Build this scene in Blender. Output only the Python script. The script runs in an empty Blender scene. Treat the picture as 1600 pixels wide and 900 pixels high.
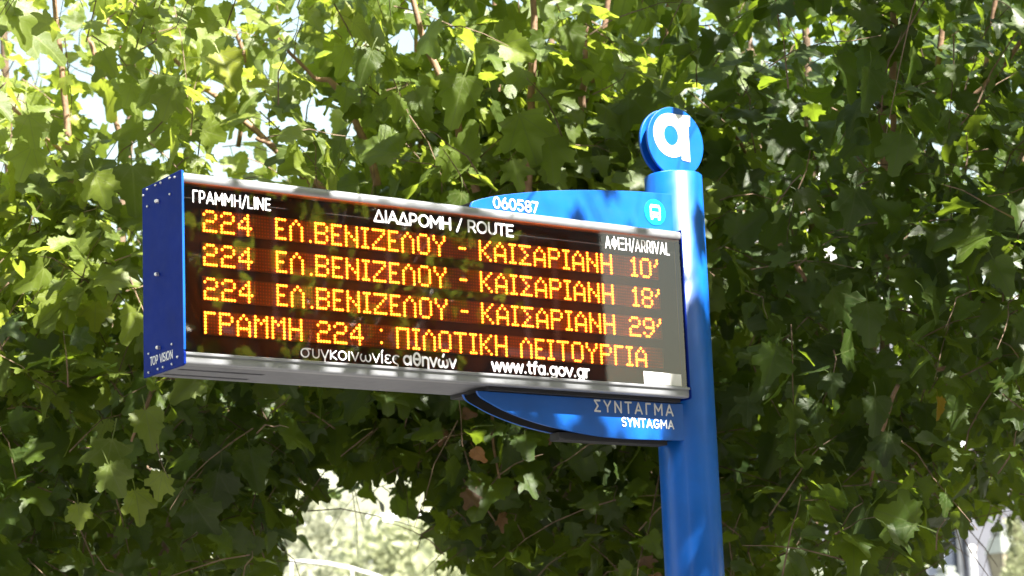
import bpy, bmesh, math, random
import numpy as np
from mathutils import Vector, Matrix
R = math.radians
rng = np.random.default_rng(11)
random.seed(5)
SC = bpy.context.scene
COL = SC.collection

# ------------------------------------------------------------------ camera, sky, sun, exposure
CAM = np.array([-2.45129, -4.63126, 1.60036])
A_R = np.array([0.81798686, -0.57388298, -0.03944387])
A_U = np.array([-0.07942848, -0.18059441, 0.98034523])
A_F = np.array([0.56972679, 0.79877655, 0.19330651])
FPX = 3624.97
cd = bpy.data.cameras.new('camera'); cam = bpy.data.objects.new('camera', cd); COL.objects.link(cam)
cd.sensor_width = 36; cd.lens = FPX / 1600 * 36; cd.clip_end = 3000; cd.clip_start = 0.05
cam.matrix_world = Matrix(((A_R[0], A_U[0], -A_F[0], CAM[0]), (A_R[1], A_U[1], -A_F[1], CAM[1]), (A_R[2], A_U[2], -A_F[2], CAM[2]), (0, 0, 0, 1)))
cd.dof.use_dof = True; cd.dof.focus_distance = 5.75; cd.dof.aperture_fstop = 5.6
SC.camera = cam
SUN_AZ, SUN_EL = R(4), R(52)      # azimuth of the sun measured from -Y towards +X
sd = Vector((math.sin(SUN_AZ) * math.cos(SUN_EL), -math.cos(SUN_AZ) * math.cos(SUN_EL), math.sin(SUN_EL)))
w = bpy.data.worlds.new('World'); SC.world = w; w.use_nodes = True
nt = w.node_tree; bg = nt.nodes['Background']
sky = nt.nodes.new('ShaderNodeTexSky'); sky.sky_type = 'NISHITA'; sky.sun_disc = False
sky.sun_elevation = SUN_EL; sky.sun_rotation = math.pi - SUN_AZ; sky.dust_density = 3.0; sky.air_density = 2.0; sky.ozone_density = 0.1
nt.links.new(sky.outputs[0], bg.inputs[0]); bg.inputs[1].default_value = 0.058
sl = bpy.data.lights.new('sun', 'SUN'); sl.energy = 5.0; sl.angle = R(0.5); sl.color = (1.0, 0.95, 0.86)
so = bpy.data.objects.new('sun', sl); COL.objects.link(so)
so.rotation_euler = sd.to_track_quat('Z', 'Y').to_euler()
SC.view_settings.view_transform = 'Standard'; SC.view_settings.look = 'None'
SC.view_settings.exposure = 2.45; SC.view_settings.gamma = 1
SC.cycles.max_bounces = 8; SC.cycles.transparent_max_bounces = 12

def ray(px, py): return (px - 800) / FPX * A_R - (py - 450) / FPX * A_U + A_F
def W(px, py, t): return CAM + ray(px, py) * t          # a point seen at a photo pixel, t metres deep
def proj(P):
    d = P - CAM; z = d @ A_F; z = np.where(np.abs(z) < 1e-4, 1e-4, z)
    return 800 + FPX * (d @ A_R) / z, 450 - FPX * (d @ A_U) / z, z

# ------------------------------------------------------------------ helpers
def tag(o, label=None, cat=None, group=None, kind=None):
    if label: o['label'] = label
    if cat: o['category'] = cat
    if group: o['group'] = group
    if kind: o['kind'] = kind
    return o
def empty(name, loc, label, cat, group=None):
    o = bpy.data.objects.new(name, None); COL.objects.link(o); o.location = loc; o.empty_display_size = .1
    return tag(o, label, cat, group)
class MB:
    def __init__(s): s.v = []; s.f = []; s.m = []
    def add(s, vs, fs, mi=0):
        n = len(s.v); s.v += [tuple(map(float, v)) for v in vs]; s.f += [tuple(i + n for i in f) for f in fs]; s.m += [mi] * len(fs)
    def box(s, x0, x1, y0, y1, z0, z1, mi=0):
        s.add([(x0, y0, z0), (x1, y0, z0), (x1, y1, z0), (x0, y1, z0), (x0, y0, z1), (x1, y0, z1), (x1, y1, z1), (x0, y1, z1)],
              [(0, 3, 2, 1), (4, 5, 6, 7), (0, 1, 5, 4), (1, 2, 6, 5), (2, 3, 7, 6), (3, 0, 4, 7)], mi)
    def extrude_x(s, prof, x0, x1, mi=0):            # prof: (y,z) outline
        n = len(prof); s.add([(x0, y, z) for y, z in prof] + [(x1, y, z) for y, z in prof],
              [(i, (i + 1) % n, n + (i + 1) % n, n + i) for i in range(n)] + [tuple(range(n - 1, -1, -1)), tuple(range(n, 2 * n))], mi)
    def extrude_y(s, prof, y0, y1, mi=0):            # prof: (x,z) outline
        n = len(prof); s.add([(x, y0, z) for x, z in prof] + [(x, y1, z) for x, z in prof],
              [(i, n + i, n + (i + 1) % n, (i + 1) % n) for i in range(n)] + [tuple(range(n)), tuple(range(2 * n - 1, n - 1, -1))], mi)
    def tube(s, pts, rad, k=8, mi=0, cap=True):
        pts = [np.asarray(p, float) for p in pts]; n0 = len(s.v); n = len(pts)
        for i, p in enumerate(pts):
            d = pts[min(i + 1, n - 1)] - pts[max(i - 1, 0)]; d = d / (np.linalg.norm(d) + 1e-9)
            a = np.cross(d, (0.31, 0.95, 0.05)); a /= np.linalg.norm(a) + 1e-9; b = np.cross(d, a)
            r = rad[i] if hasattr(rad, '__len__') else rad
            for j in range(k):
                t = 2 * math.pi * j / k; s.v.append(tuple(p + (a * math.cos(t) + b * math.sin(t)) * r))
        for i in range(n - 1):
            for j in range(k):
                s.f.append((n0 + i * k + j, n0 + i * k + (j + 1) % k, n0 + (i + 1) * k + (j + 1) % k, n0 + (i + 1) * k + j)); s.m.append(mi)
        if cap:
            s.f.append(tuple(n0 + j for j in range(k - 1, -1, -1))); s.f.append(tuple(n0 + (n - 1) * k + j for j in range(k))); s.m += [mi, mi]
    def lathe(s, prof, cx, cy, k=32, mi=0, rot=0):   # prof: (r,z)
        n0 = len(s.v); n = len(prof)
        for r, z in prof:
            for j in range(k):
                t = 2 * math.pi * (j + .0) / k + rot; s.v.append((cx + r * math.cos(t), cy + r * math.sin(t), z))
        for i in range(n - 1):
            for j in range(k):
                s.f.append((n0 + i * k + j, n0 + i * k + (j + 1) % k, n0 + (i + 1) * k + (j + 1) % k, n0 + (i + 1) * k + j)); s.m.append(mi)
        s.f.append(tuple(n0 + j for j in range(k - 1, -1, -1))); s.f.append(tuple(n0 + (n - 1) * k + j for j in range(k))); s.m += [mi, mi]
    def build(s, name, mats, parent=None, smooth=False, bevel=0, origin=None):
        me = bpy.data.meshes.new(name); me.from_pydata(s.v, [], s.f)
        if not isinstance(mats, (list, tuple)): mats = [mats]
        for m in mats: me.materials.append(m)
        me.polygons.foreach_set('material_index', s.m)
        me.validate(); 
        if smooth: me.shade_smooth() if hasattr(me, 'shade_smooth') else me.polygons.foreach_set('use_smooth', [True] * len(me.polygons))
        o = bpy.data.objects.new(name, me); COL.objects.link(o)
        if parent:
            o.parent = parent; p = parent; off = Vector((0, 0, 0))
            while p: off += p.location; p = p.parent
            me.transform(Matrix.Translation(-off))
        if bevel:
            b = o.modifiers.new('bevel', 'BEVEL'); b.width = bevel; b.segments = 2; b.limit_method = 'ANGLE'; b.angle_limit = R(35)
        return o

class NT:
    def __init__(s, name):
        s.m = bpy.data.materials.new(name); s.m.use_nodes = True; s.t = s.m.node_tree
        s.p = s.t.nodes['Principled BSDF']; s.out = s.t.nodes['Material Output']
    def n(s, typ, **kw):
        x = s.t.nodes.new(typ)
        for k, v in kw.items(): setattr(x, k, v)
        return x
    def l(s, a, b): s.t.links.new(a, b)
    def math(s, op, a, b=None, c=None, clamp=False):
        x = s.n('ShaderNodeMath', operation=op, use_clamp=clamp)
        for i, v in enumerate((a, b, c)):
            if v is None: continue
            if isinstance(v, (int, float)): x.inputs[i].default_value = v
            else: s.l(v, x.inputs[i])
        return x.outputs[0]
    def mix(s, f, a, b):
        x = s.n('ShaderNodeMix', data_type='RGBA')
        for sock, v in ((x.inputs[0], f), (x.inputs[6], a), (x.inputs[7], b)):
            if isinstance(v, (int, float)): sock.default_value = v
            elif isinstance(v, tuple): sock.default_value = v + (1,) if len(v) == 3 else v
            else: s.l(v, sock)
        return x.outputs[2]
    def noise(s, scale, detail=3, vec=None, rough=.55):
        x = s.n('ShaderNodeTexNoise'); x.inputs['Scale'].default_value = scale; x.inputs['Detail'].default_value = detail; x.inputs['Roughness'].default_value = rough
        if vec is None: vec = s.n('ShaderNodeTexCoord').outputs['Object']
        s.l(vec, x.inputs['Vector']); return x.outputs[0]
    def bump(s, h, strength=.3, dist=.002):
        b = s.n('ShaderNodeBump'); b.inputs['Strength'].default_value = strength; b.inputs['Distance'].default_value = dist
        s.l(h, b.inputs['Height']); s.l(b.outputs[0], s.p.inputs['Normal'])
def ramp(nt, fac, a, b):
    x = nt.n('ShaderNodeMapRange'); x.inputs[1].default_value = a; x.inputs[2].default_value = b; nt.l(fac, x.inputs[0]); return x.outputs[0]
def simple(name, col, rough=.5, metal=0, coat=0, var=.12, scale=6, bump=0, spec=.5, rv=0.1):
    m = NT(name); p = m.p
    f = m.noise(scale, 5)
    dark = tuple(c * (1 - var) for c in col); light = tuple(min(1, c * (1 + var)) for c in col)
    m.l(m.mix(ramp(m, f, .3, .7), dark, light), p.inputs['Base Color'])
    g = m.noise(scale * 5, 3); r = m.n('ShaderNodeMapRange'); r.inputs[3].default_value = rough - rv; r.inputs[4].default_value = rough + rv; m.l(g, r.inputs[0]); m.l(r.outputs[0], p.inputs['Roughness'])
    p.inputs['Metallic'].default_value = metal; p.inputs['Coat Weight'].default_value = coat; p.inputs['Specular IOR Level'].default_value = spec
    p.inputs['Coat Roughness'].default_value = .12
    if bump: m.bump(m.noise(scale * 20, 2), bump, .001)
    return m.m

M = {}
M['blue'] = simple('blue_paint', (.002, .100, .47), .38, 0, .12, .16, 7, .05, rv=.13)
M['navy'] = simple('blue_powder_coat', (.001, .018, .21), .55, 0, 0, .12, 9, .12, spec=.08)
M['alu'] = simple('anodised_aluminium', (.33, .34, .37), .42, .55, 0, .06, 14, .05)
M['alu_under'] = simple('mill_aluminium', (.20, .205, .23), .55, .2, 0, .12, 8, .05)
M['black'] = simple('black_mask', (.011, .008, .007), .55, 0, 0, .2, 10)
M['core'] = simple('black_rubber', (.006, .006, .007), .9, 0, 0, .2, 10, spec=.1); M['dark'] = simple('dark_steel', (.02, .02, .025), .6, 0, 0, .2, 10)
M['white'] = simple('white_vinyl', (.80, .81, .84), .5, 0, 0, .05, 20)
M['cyan'] = simple('cyan_vinyl', (.0, .48, .78), .4, 0, .1, .04, 10)
M['screw'] = simple('zinc_screw', (.65, .65, .66), .3, .8, 0, .1, 10)
M['sticker'] = simple('paper_sticker', (.80, .80, .79), .6, 0, 0, .03, 20)
M['ink'] = simple('faded_ink', (.42, .43, .46), .6)
M['strip'] = simple('led_board', (.105, .078, .016), .5, 0, 0, .15, 20)
M['led_off'] = simple('led_lens_unlit', (.34, .15, .05), .25, 0, .2, .15, 20)
m = NT('led_lens_lit'); m.p.inputs['Base Color'].default_value = (.2, .1, .02, 1)
m.p.inputs['Emission Color'].default_value = (1, .145, .008, 1); m.p.inputs['Emission Strength'].default_value = 4.2; M['led_on'] = m.m
# smoked front pane
m = NT('clear_pane'); tr = m.n('ShaderNodeBsdfTransparent'); tr.inputs[0].default_value = (.93, .93, .93, 1)
gl = m.n('ShaderNodeBsdfGlossy'); gl.inputs['Roughness'].default_value = .012
fr = m.n('ShaderNodeFresnel'); fr.inputs[0].default_value = 1.85; mx = m.n('ShaderNodeMixShader')
m.l(fr.outputs[0], mx.inputs[0]); m.l(tr.outputs[0], mx.inputs[1]); m.l(gl.outputs[0], mx.inputs[2]); m.l(mx.outputs[0], m.out.inputs[0]); M['pane'] = m.m
m = NT('clear_pane_inner'); tr = m.n('ShaderNodeBsdfTransparent'); tr.inputs[0].default_value = (.97, .97, .97, 1); m.l(tr.outputs[0], m.out.inputs[0]); M['pane_back'] = m.m

# ------------------------------------------------------------------ stroke lettering (cap height 1, baseline 0)
def arc(cx, cy, rx, ry, a0, a1, n=None):
    n = n or max(4, int(abs(a1 - a0) / 18)); return [(cx + rx * math.cos(R(a0 + (a1 - a0) * i / n)), cy + ry * math.sin(R(a0 + (a1 - a0) * i / n))) for i in range(n + 1)]
X = .70
def O(cx, w, y0, y1): return arc(cx, (y0 + y1) / 2, w / 2, (y1 - y0) / 2, 0, 360, 24)
G = {
 'Γ': (.62, [[(.08, 0), (.08, 1), (.58, 1)]]), 'Ρ': (.74, [[(.08, 0), (.08, 1), (.36, 1)] + arc(.38, .69, .27, .31, 90, -90) + [(.08, .38)]]),
 'Α': (.86, [[(.03, 0), (.43, 1), (.83, 0)], [(.17, .30), (.69, .30)]]), 'Μ': (1.0, [[(.08, 0), (.08, 1), (.5, .36), (.92, 1), (.92, 0)]]),
 'Η': (.84, [[(.08, 0), (.08, 1)], [(.76, 0), (.76, 1)], [(.08, .52), (.76, .52)]]), '/': (.5, [[(.02, -.1), (.48, 1.08)]]), ' ': (.36, []),
 'L': (.62, [[(.08, 1), (.08, 0), (.58, 0)]]), 'I': (.2, [[(.1, 0), (.1, 1)]]), 'N': (.86, [[(.08, 0), (.08, 1), (.78, 0), (.78, 1)]]),
 'E': (.70, [[(.64, 1), (.08, 1), (.08, 0), (.64, 0)], [(.08, .52), (.56, .52)]]), 'Δ': (.88, [[(.04, 0), (.44, 1), (.84, 0), (.04, 0)]]),
 'O': (1.0, [O(.5, .86, 0, 1)]), 'R': (.76, [[(.08, 0), (.08, 1), (.38, 1)] + arc(.4, .70, .27, .30, 90, -90) + [(.08, .40)], [(.42, .40), (.70, 0)]]),
 'U': (.82, [[(.08, 1), (.08, .36)] + arc(.41, .34, .33, .34, 180, 360) + [(.74, 1)]]), 'T': (.74, [[(.02, 1), (.72, 1)], [(.37, 1), (.37, 0)]]),
 'Φ': (.96, [O(.48, .84, .17, .83), [(.48, -.03), (.48, 1.03)]]), 'Ξ': (.74, [[(.06, 1), (.68, 1)], [(.12, .52), (.62, .52)], [(.06, 0), (.68, 0)]]),
 'V': (.84, [[(.03, 1), (.42, 0), (.81, 1)]]), 'Y': (.80, [[(.03, 1), (.40, .46), (.77, 1)], [(.40, .46), (.40, 0)]]),
 'S': (.70, [arc(.35, .74, .26, .26, 40, 250, 12) + arc(.36, .25, .28, .25, 75, -145, 12)]), 'Σ': (.76, [[(.70, 1), (.08, 1), (.46, .5), (.08, 0), (.70, 0)]]),
 'G': (.94, [arc(.48, .5, .42, .5, 48, 330, 18) + [(.86, .46), (.52, .46)]]),
 '0': (.80, [O(.40, .62, 0, 1)]), '6': (.74, [O(.38, .58, 0, .62), [(.09, .33), (.16, .62), (.44, 1)]]),
 '5': (.72, [[(.62, 1), (.16, 1), (.12, .58)] + arc(.34, .31, .30, .31, 120, -140, 14)]), '8': (.74, [O(.37, .50, .52, 1), O(.37, .60, 0, .52)]), '7': (.68, [[(.05, 1), (.62, 1), (.24, 0)]]),
 'P': (.74, [[(.08, 0), (.08, 1), (.38, 1)] + arc(.4, .69, .27, .31, 90, -90) + [(.08, .38)]]),
 'σ': (.84, [O(.36, .62, 0, X), [(.36, X), (.82, X)]]), 'υ': (.66, [[(.08, X), (.08, .26)] + arc(.33, .26, .25, .26, 180, 360) + [(.58, X)]]),
 'γ': (.62, [[(.02, X), (.31, .0), (.60, X)], [(.31, 0), (.31, -.28)]]), 'κ': (.60, [[(.08, 0), (.08, X)], [(.54, X), (.10, .33), (.56, 0)]]),
 'ο': (.74, [O(.37, .64, 0, X)]), 'ι': (.2, [[(.1, 0), (.1, X)]]), 'ν': (.62, [[(.02, X), (.31, 0), (.60, X)]]),
 'ω': (.98, [arc(.27, .32, .21, .32, 125, 360, 14) + [(.48, .48)], [(.48, .32)] + arc(.69, .32, .21, .32, 180, 415, 14)]),
 'ί': (.2, [[(.1, 0), (.1, X)], [(.08, .88), (.17, 1.04)]]), 'ε': (.60, [arc(.33, .53, .22, .17, 40, 270, 10), arc(.33, .18, .25, .18, 90, 325, 10)]),
 'ς': (.60, [arc(.36, .35, .30, .35, 50, 250, 12) + [(.42, -.04)] + arc(.36, -.16, .12, .11, 60, -60, 5)]),
 'α': (.80, [O(.36, .60, 0, X), [(.68, X), (.68, 0)]]), 'θ': (.72, [O(.36, .58, 0, 1), [(.08, .5), (.64, .5)]]),
 'η': (.66, [[(.08, 0), (.08, X)], [(.08, .42)] + arc(.33, .44, .25, .26, 180, 0) + [(.58, -.26)]]),
 'ώ': (.98, [arc(.27, .32, .21, .32, 125, 360, 14) + [(.48, .48)], [(.48, .32)] + arc(.69, .32, .21, .32, 180, 415, 14), [(.46, .88), (.55, 1.06)]]),
 'w': (.96, [[(.02, X), (.25, 0), (.48, X), (.71, 0), (.94, X)]]), '.': (.26, [[(.13, .03), (.13, .05)]]),
 't': (.44, [[(.18, .95), (.18, .18)] + arc(.32, .18, .14, .16, 180, 290, 5), [(.02, X), (.40, X)]]), 'f': (.42, [[(.16, 0), (.16, .78)] + arc(.32, .80, .16, .20, 180, 75, 5), [(.02, X - .02), (.38, X - .02)]]),
 'a': (.72, [O(.34, .54, 0, X), [(.62, X), (.62, 0)]]), 'g': (.76, [O(.36, .58, .02, X), [(.66, X), (.66, -.06)] + arc(.38, -.06, .28, .24, 0, -140, 8)]),
 'o': (.74, [O(.37, .64, 0, X)]), 'v': (.66, [[(.02, X), (.33, 0), (.64, X)]]), 'r': (.46, [[(.08, 0), (.08, X)], [(.08, .42)] + arc(.32, .42, .24, .27, 180, 80, 5)]),
}
for a, b in (('A', 'Α'), ('M', 'Μ'), ('H', 'Η'), ('Ι', 'I'), ('Ο', 'O'), ('Υ', 'Y'), ('Ν', 'N'), ('Τ', 'T'), ('Σ', 'Σ')):
    if a not in G: G[a] = G[b]
def lettering(s, x0, x1, zb, h, y, wt, mat, parent, tf=None, gap=.09, name='lettering'):
    """flat printed letters: strokes of half width wt*h, facing -Y, between x0 and x1"""
    tot = sum(G[c][0] + gap for c in s) - gap; sx = (x1 - x0) / tot; mb = MB(); cx = x0; hw = wt * h
    for c in s:
        adv, st = G[c]; k = 0
        for pl in st:
            q = [(cx + px * sx, zb + pz * h) for px, pz in pl]
            cl = len(pl) > 3 and abs(pl[0][0] - pl[-1][0]) < 1e-6 and abs(pl[0][1] - pl[-1][1]) < 1e-6
            for i, (a, b) in enumerate(zip(q, q[1:])):
                dx, dz = b[0] - a[0], b[1] - a[1]; L = math.hypot(dx, dz) or 1; nx, nz = -dz / L * hw, dx / L * hw
                yy = y - .00002 * k; k += 1
                vs = [(a[0] + nx, a[1] + nz), (a[0] - nx, a[1] - nz), (b[0] - nx, b[1] - nz), (b[0] + nx, b[1] + nz)]
                mb.add([(tf(u, yy, v) if tf else (u, yy, v)) for u, v in vs], [(0, 1, 2, 3)])
            for i, a in enumerate(q):
                yy = y - .00002 * k; k += 1
                vs = [(a[0] + hw * math.cos(2 * math.pi * j / 10), a[1] + hw * math.sin(2 * math.pi * j / 10)) for j in range(10)]
                mb.add([(tf(u, yy, v) if tf else (u, yy, v)) for u, v in vs], [tuple(range(9, -1, -1))])
        cx += (adv + gap) * sx
    return mb.build(name, mat, parent)

# ------------------------------------------------------------------ ground
Z0 = 2.836                      # height of the sign frame's origin above the pavement
def ground():
    m = NT('paving'); m.p.inputs['Roughness'].default_value = .85
    m.l(m.mix(ramp(m, m.noise(1.2, 6), .3, .7), (.10, .096, .09), (.15, .14, .13)), m.p.inputs['Base Color'])
    a = MB(); a.add([(-900, -900, -.15), (900, -900, -.15), (900, 900, -.15), (-900, 900, -.15)], [(0, 1, 2, 3)])
    tag(a.build('ground', m.m), kind='structure')
    r = NT('asphalt'); r.p.inputs['Roughness'].default_value = .9
    r.l(r.mix(ramp(r, r.noise(3, 8), .3, .7), (.04, .04, .042), (.07, .07, .07)), r.p.inputs['Base Color'])
    b = MB(); b.add([(-60, -16, -.146), (60, -16, -.146), (60, -6.6, -.146), (-60, -6.6, -.146)], [(0, 1, 2, 3)]); tag(b.build('road', r.m), kind='structure')
    c = MB(); c.box(-60, 60, -6.3, 6.0, -.14, 0); tag(c.build('pavement', m.m), kind='structure')
    k = MB(); k.box(-60, 60, -6.6, -6.302, -.14, .004); tag(k.build('kerb', simple('kerb_stone', (.36, .35, .33), .8, bump=.3)), kind='structure')
ground()

# ------------------------------------------------------------------ the bus stop sign
PX, PY, PR = 1.4716, .0952, .0782
def build_sign():
    root = empty('bus_stop_sign', (PX, PY, 0), 'blue bus stop sign, amber LED arrivals display on its pole, round emblem on top', 'bus stop sign')
    z = lambda v: v + Z0
    pole = MB(); pole.lathe([(PR, .02), (PR, z(.2585)), (PR - .004, z(.262)), (PR - .006, z(.2625)), (PR - .03, z(.263))], PX, PY, 64)
    po = pole.build('pole', M['blue'], root)
    po.data.polygons.foreach_set('use_smooth', [len(p.vertices) == 4 and abs(p.normal.z) < .3 for p in po.data.polygons])
    fl = MB(); fl.lathe([(.16, 0), (.16, .016), (.10, .018), (.10, .04), (.088, .045)], PX, PY, 40); fl.build('base_flange', M['blue'], root)
    # roundel: two discs with a dark spacer between
    cx, cz, r = PX, z(.3545), .0975
    ro = empty_part = None
    d = MB(); d.extrude_y([(cx + r * math.cos(t * math.pi / 32), cz + r * math.sin(t * math.pi / 32)) for t in range(64)], .076, .084)
    ro = d.build('roundel', M['blue'], root, bevel=.0015)
    d = MB(); d.extrude_y([(cx + r * math.cos(t * math.pi / 32), cz + r * math.sin(t * math.pi / 32)) for t in range(64)], .107, .115)
    d.build('roundel', M['blue'], root, bevel=.0015)
    d = MB(); d.extrude_y([(cx + .07 * math.cos(t * math.pi / 16), cz + .07 * math.sin(t * math.pi / 16)) for t in range(32)], .0842, .1068)
    d.build('roundel_spacer', M['dark'], root)
    d = MB(); d.box(cx - .03, cx + .03, .085, .106, z(.262), cz - .05); d.build('roundel_stem', M['blue'], root)
    # emblem: a ring with a bar to the right and a stem down
    e = MB(); y = .0748; ex, ez = cx - .016, cz + .016; n = 40; ro_, ri_ = .0615, .0262
    vs = []; 
    for i in range(n):
        t = 2 * math.pi * i / n; vs += [(ex + ro_ * math.cos(t), y, ez + ro_ * math.sin(t)), (ex + ri_ * .95 * math.cos(t), y, ez + ri_ * 1.08 * math.sin(t))]
    e.add(vs, [(2 * i, 2 * i + 1, (2 * i + 3) % (2 * n), (2 * i + 2) % (2 * n)) for i in range(n)])
    e.add([(ex, y - .0003, ez + .036), (cx + .052, y - .0003, ez + .033), (cx + .054, y - .0003, ez + .0625), (ex, y - .0003, ez + .0615)], [(0, 1, 2, 3)])
    e.add([(cx + .017, y - .0006, cz - .049), (cx + .046, y - .0006, cz - .052), (cx + .046, y - .0006, ez + .04), (cx + .022, y - .0006, ez + .04)], [(0, 1, 2, 3)])
    e.build('emblem', M['white'], ro)
    # fins above and below the display
    def fin(prof, name):
        f = MB(); f.extrude_y([(x, z(v)) for x, v in prof], .04, .048); f.extrude_y([(x, z(v)) for x, v in prof], .102, .11); fo = f.build(name, M['blue'], root, bevel=.001)
        g_ = MB(); cx_ = sum(p_[0] for p_ in prof) / len(prof); cz_ = sum(p_[1] for p_ in prof) / len(prof)
        g_.extrude_y([(cx_ + (x - cx_) * .985, z(cz_ + (v - cz_) * .94)) for x, v in prof], .0483, .1017); g_.build('fin_core', M['core'], fo); return fo
    def smooth_curve(p, n=6):
        out = []
        for i in range(len(p) - 1):
            p0 = p[max(i - 1, 0)]; p1 = p[i]; p2 = p[i + 1]; p3 = p[min(i + 2, len(p) - 1)]
            for k in range(n):
                t = k / n; out.append(tuple(.5 * (2 * p1[j] + (p2[j] - p0[j]) * t + (2 * p0[j] - 5 * p1[j] + 4 * p2[j] - p3[j]) * t * t + (3 * p1[j] - p0[j] - 3 * p2[j] + p3[j]) * t ** 3) for j in (0, 1)))
        return out + [p[-1]]
    top = smooth_curve([(.762, .084), (.7655, .1), (.780, .1115), (.852, .132), (.973, .155), (1.097, .172), (1.223, .184), (1.31, .1905), (1.435, .1955)])
    uf = fin([(1.435, .084)] + top[::-1], 'upper_fin')
    bot = smooth_curve([(.762, -.3735), (.772, -.3875), (.80, -.401), (.846, -.4196), (.92, -.4405), (1.002, -.4555), (1.122, -.4695), (1.236, -.4735), (1.435, -.469)])
    lf = fin(bot + [(1.435, -.3735)], 'lower_fin')
    def lift(o): return o
    lettering('060587', .831, .972, z(.0985), .0265, .0388, .10, M['white'], uf)
    lettering('ΣΥΝΤΑΓΜΑ', 1.122, 1.381, z(-.406), .0275, .0388, .088, M['white'], lf, gap=.42)
    lettering('SYNTAGMA', 1.209, 1.381, z(-.4405), .021, .0388, .095, M['white'], lf, gap=.2)
    # bus pictogram
    bx, bz = 1.356, z(.1385); b = MB()
    b.extrude_y([(bx + .035 * math.cos(t * math.pi / 20), bz + .035 * math.sin(t * math.pi / 20)) for t in range(40)], .0384, .0397)
    pic = b.build('bus_disc', M['cyan'], uf)
    b = MB(); yy = .0378
    b.add([(bx + x, yy, bz + v) for x, v in [(-.0175, -.014), (.0175, -.014), (.0175, .015), (.014, .0205), (-.014, .0205), (-.0175, .015)]], [(0, 1, 2, 3, 4, 5)])
    for x in (-.012, .012):
        b.add([(bx + x - .0035, yy - .0002, bz - .021), (bx + x + .0035, yy - .0002, bz - .021), (bx + x + .0035, yy - .0002, bz - .0138), (bx + x - .0035, yy - .0002, bz - .0138)], [(0, 1, 2, 3)])
    b.build('bus_pictogram', M['white'], uf)
    b = MB(); b.add([(bx - .013, yy - .0004, bz + .001), (bx + .013, yy - .0004, bz + .001), (bx + .013, yy - .0004, bz + .0125), (bx - .013, yy - .0004, bz + .0125)], [(0, 1, 2, 3)])
    for x in (-.0095, .0095):
        b.add([(bx + x + .0028 * math.cos(t * math.pi / 5), yy - .0004, bz - .008 + .0028 * math.sin(t * math.pi / 5)) for t in range(10)], [tuple(range(9, -1, -1))])
    b.build('bus_window', M['cyan'], uf)

    # display casing
    x0, x1 = -.0632, 1.4027; zt, zb = z(.0821), z(-.3639); D = .1904
    c = MB()
    def rnd(y0, y1, za, zb_, r, n=5):   # rounded rail profile (front corners)
        p = [(y1, za), (y1, zb_)]
        p += [(y0 + r - r * math.sin(math.pi / 2 * i / n), zb_ - r + r * math.cos(math.pi / 2 * i / n)) for i in range(n + 1)]
        p += [(y0 + r - r * math.cos(math.pi / 2 * i / n), za + r - r * math.sin(math.pi / 2 * i / n)) for i in range(n + 1)]
        return p
    case = MB(); case.box(x0, x1, .176, D - .001, zb + .0245, zt - .024)            # rear wall
    co = case.build('display_case', M['alu_under'], root)
    tr_ = MB(); tr_.extrude_x(rnd(-.006, .022, zt - .0245, zt, .010), x0, x1); tr_.box(x0, x1, .0222, D, zt - .024, zt - .001)
    t_ = tr_.build('top_rail', M['alu'], co)
    br = MB(); br.extrude_x(rnd(-.006, .016, zb, zb + .0265, .006), x0, x1); br.box(x0, x1, -.0105, -.0062, zb + .0205, zb + .0268)
    br.build('bottom_rail', M['alu'], co, bevel=.001)
    u = MB(); za, zc = zb + .002, zb + .006                                         # underside sheet with two vent slots
    for (a, b2) in ((.0205, .071), (.089, .144), (.162, D)): u.box(x0, x1, a, b2, za, zc)
    for (a, b2) in ((.0711, .0889), (.1441, .1619)):
        u.box(x0, -.038, a, b2, za, zc); u.box(.185, x1, a, b2, za, zc)
    u.build('underside_panel', M['alu_under'], co)
    dk = MB(); dk.box(x0 + .001, x1 - .001, .0165, .175, zb + .012, zb + .0155); dk.build('inner_tray', M['dark'], co)
    # end plates
    def plate(xa, xb, name):
        p = MB(); e_ = .0035
        prof = [(-.011, zb - .001), (-.011, z(-.338)), (-.0075, z(-.334)), (-.0075, zt + e_), (.03, zt + e_), (D + .002, zt + .0015), (D + .002, zb - e_), (.0, zb - e_)]
        p.extrude_x(prof, xa, xb); return p.build(name, M['navy'], co, bevel=.0012)
    lp = plate(x0 - .006, x0 - .0002, 'end_plate'); plate(x1 + .0002, x1 + .004, 'end_plate')
    edge = MB(); edge.box(x0 - .0055, x0 - .0004, -.0098, -.0078, z(-.332), zt + .001); edge.build('edge_trim', M['blue'], co)
    for (y, v) in [(.0478, .0775), (.0216, .0740), (.0927, .0765), (.1191, .0765), (.1633, .0765), (.1830, .066), (.1622, .0349), (.0469, .0395), (.0446, -.3115), (.1618, -.3149), (.0183, -.3452), (.0458, -.3571), (.0899, -.3573), (.1157, -.3576), (.1628, -.3585)]:
        s = MB(); s.tube([(x0 - .0060, y, z(v)), (x0 - .0085, y, z(v)), (x0 - .0098, y, z(v))], [.0028, .0028, .0016], 10); s.build('screw', M['screw'], co)
    for (y, v) in [(.1069, .0352), (.1108, -.1371), (.1081, -.3094)]:
        s = MB(); s.tube([(x0 - .0062, y, z(v)), (x0 - .013, y, z(v)), (x0 - .016, y, z(v))], [.0048, .0046, .003], 6); s.build('bolt', M['screw'], co)
    lettering('TOP VISION', 0, .113, 0, .0185, 0, .085, M['white'], co, name='maker_lettering',
              tf=lambda u_, y_, v_: (x0 - .0064 + y_, .157 - u_, z(-.3435) + v_))
    # inside: mask board, four amber boards, the diodes, the pane
    mk = MB(); mk.box(x0 + .001, x1 - .001, .021, .025, zb + .027, zt - .025); mk.build('mask_board', M['black'], co)
    P = .00762; LP = 10.4285
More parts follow.
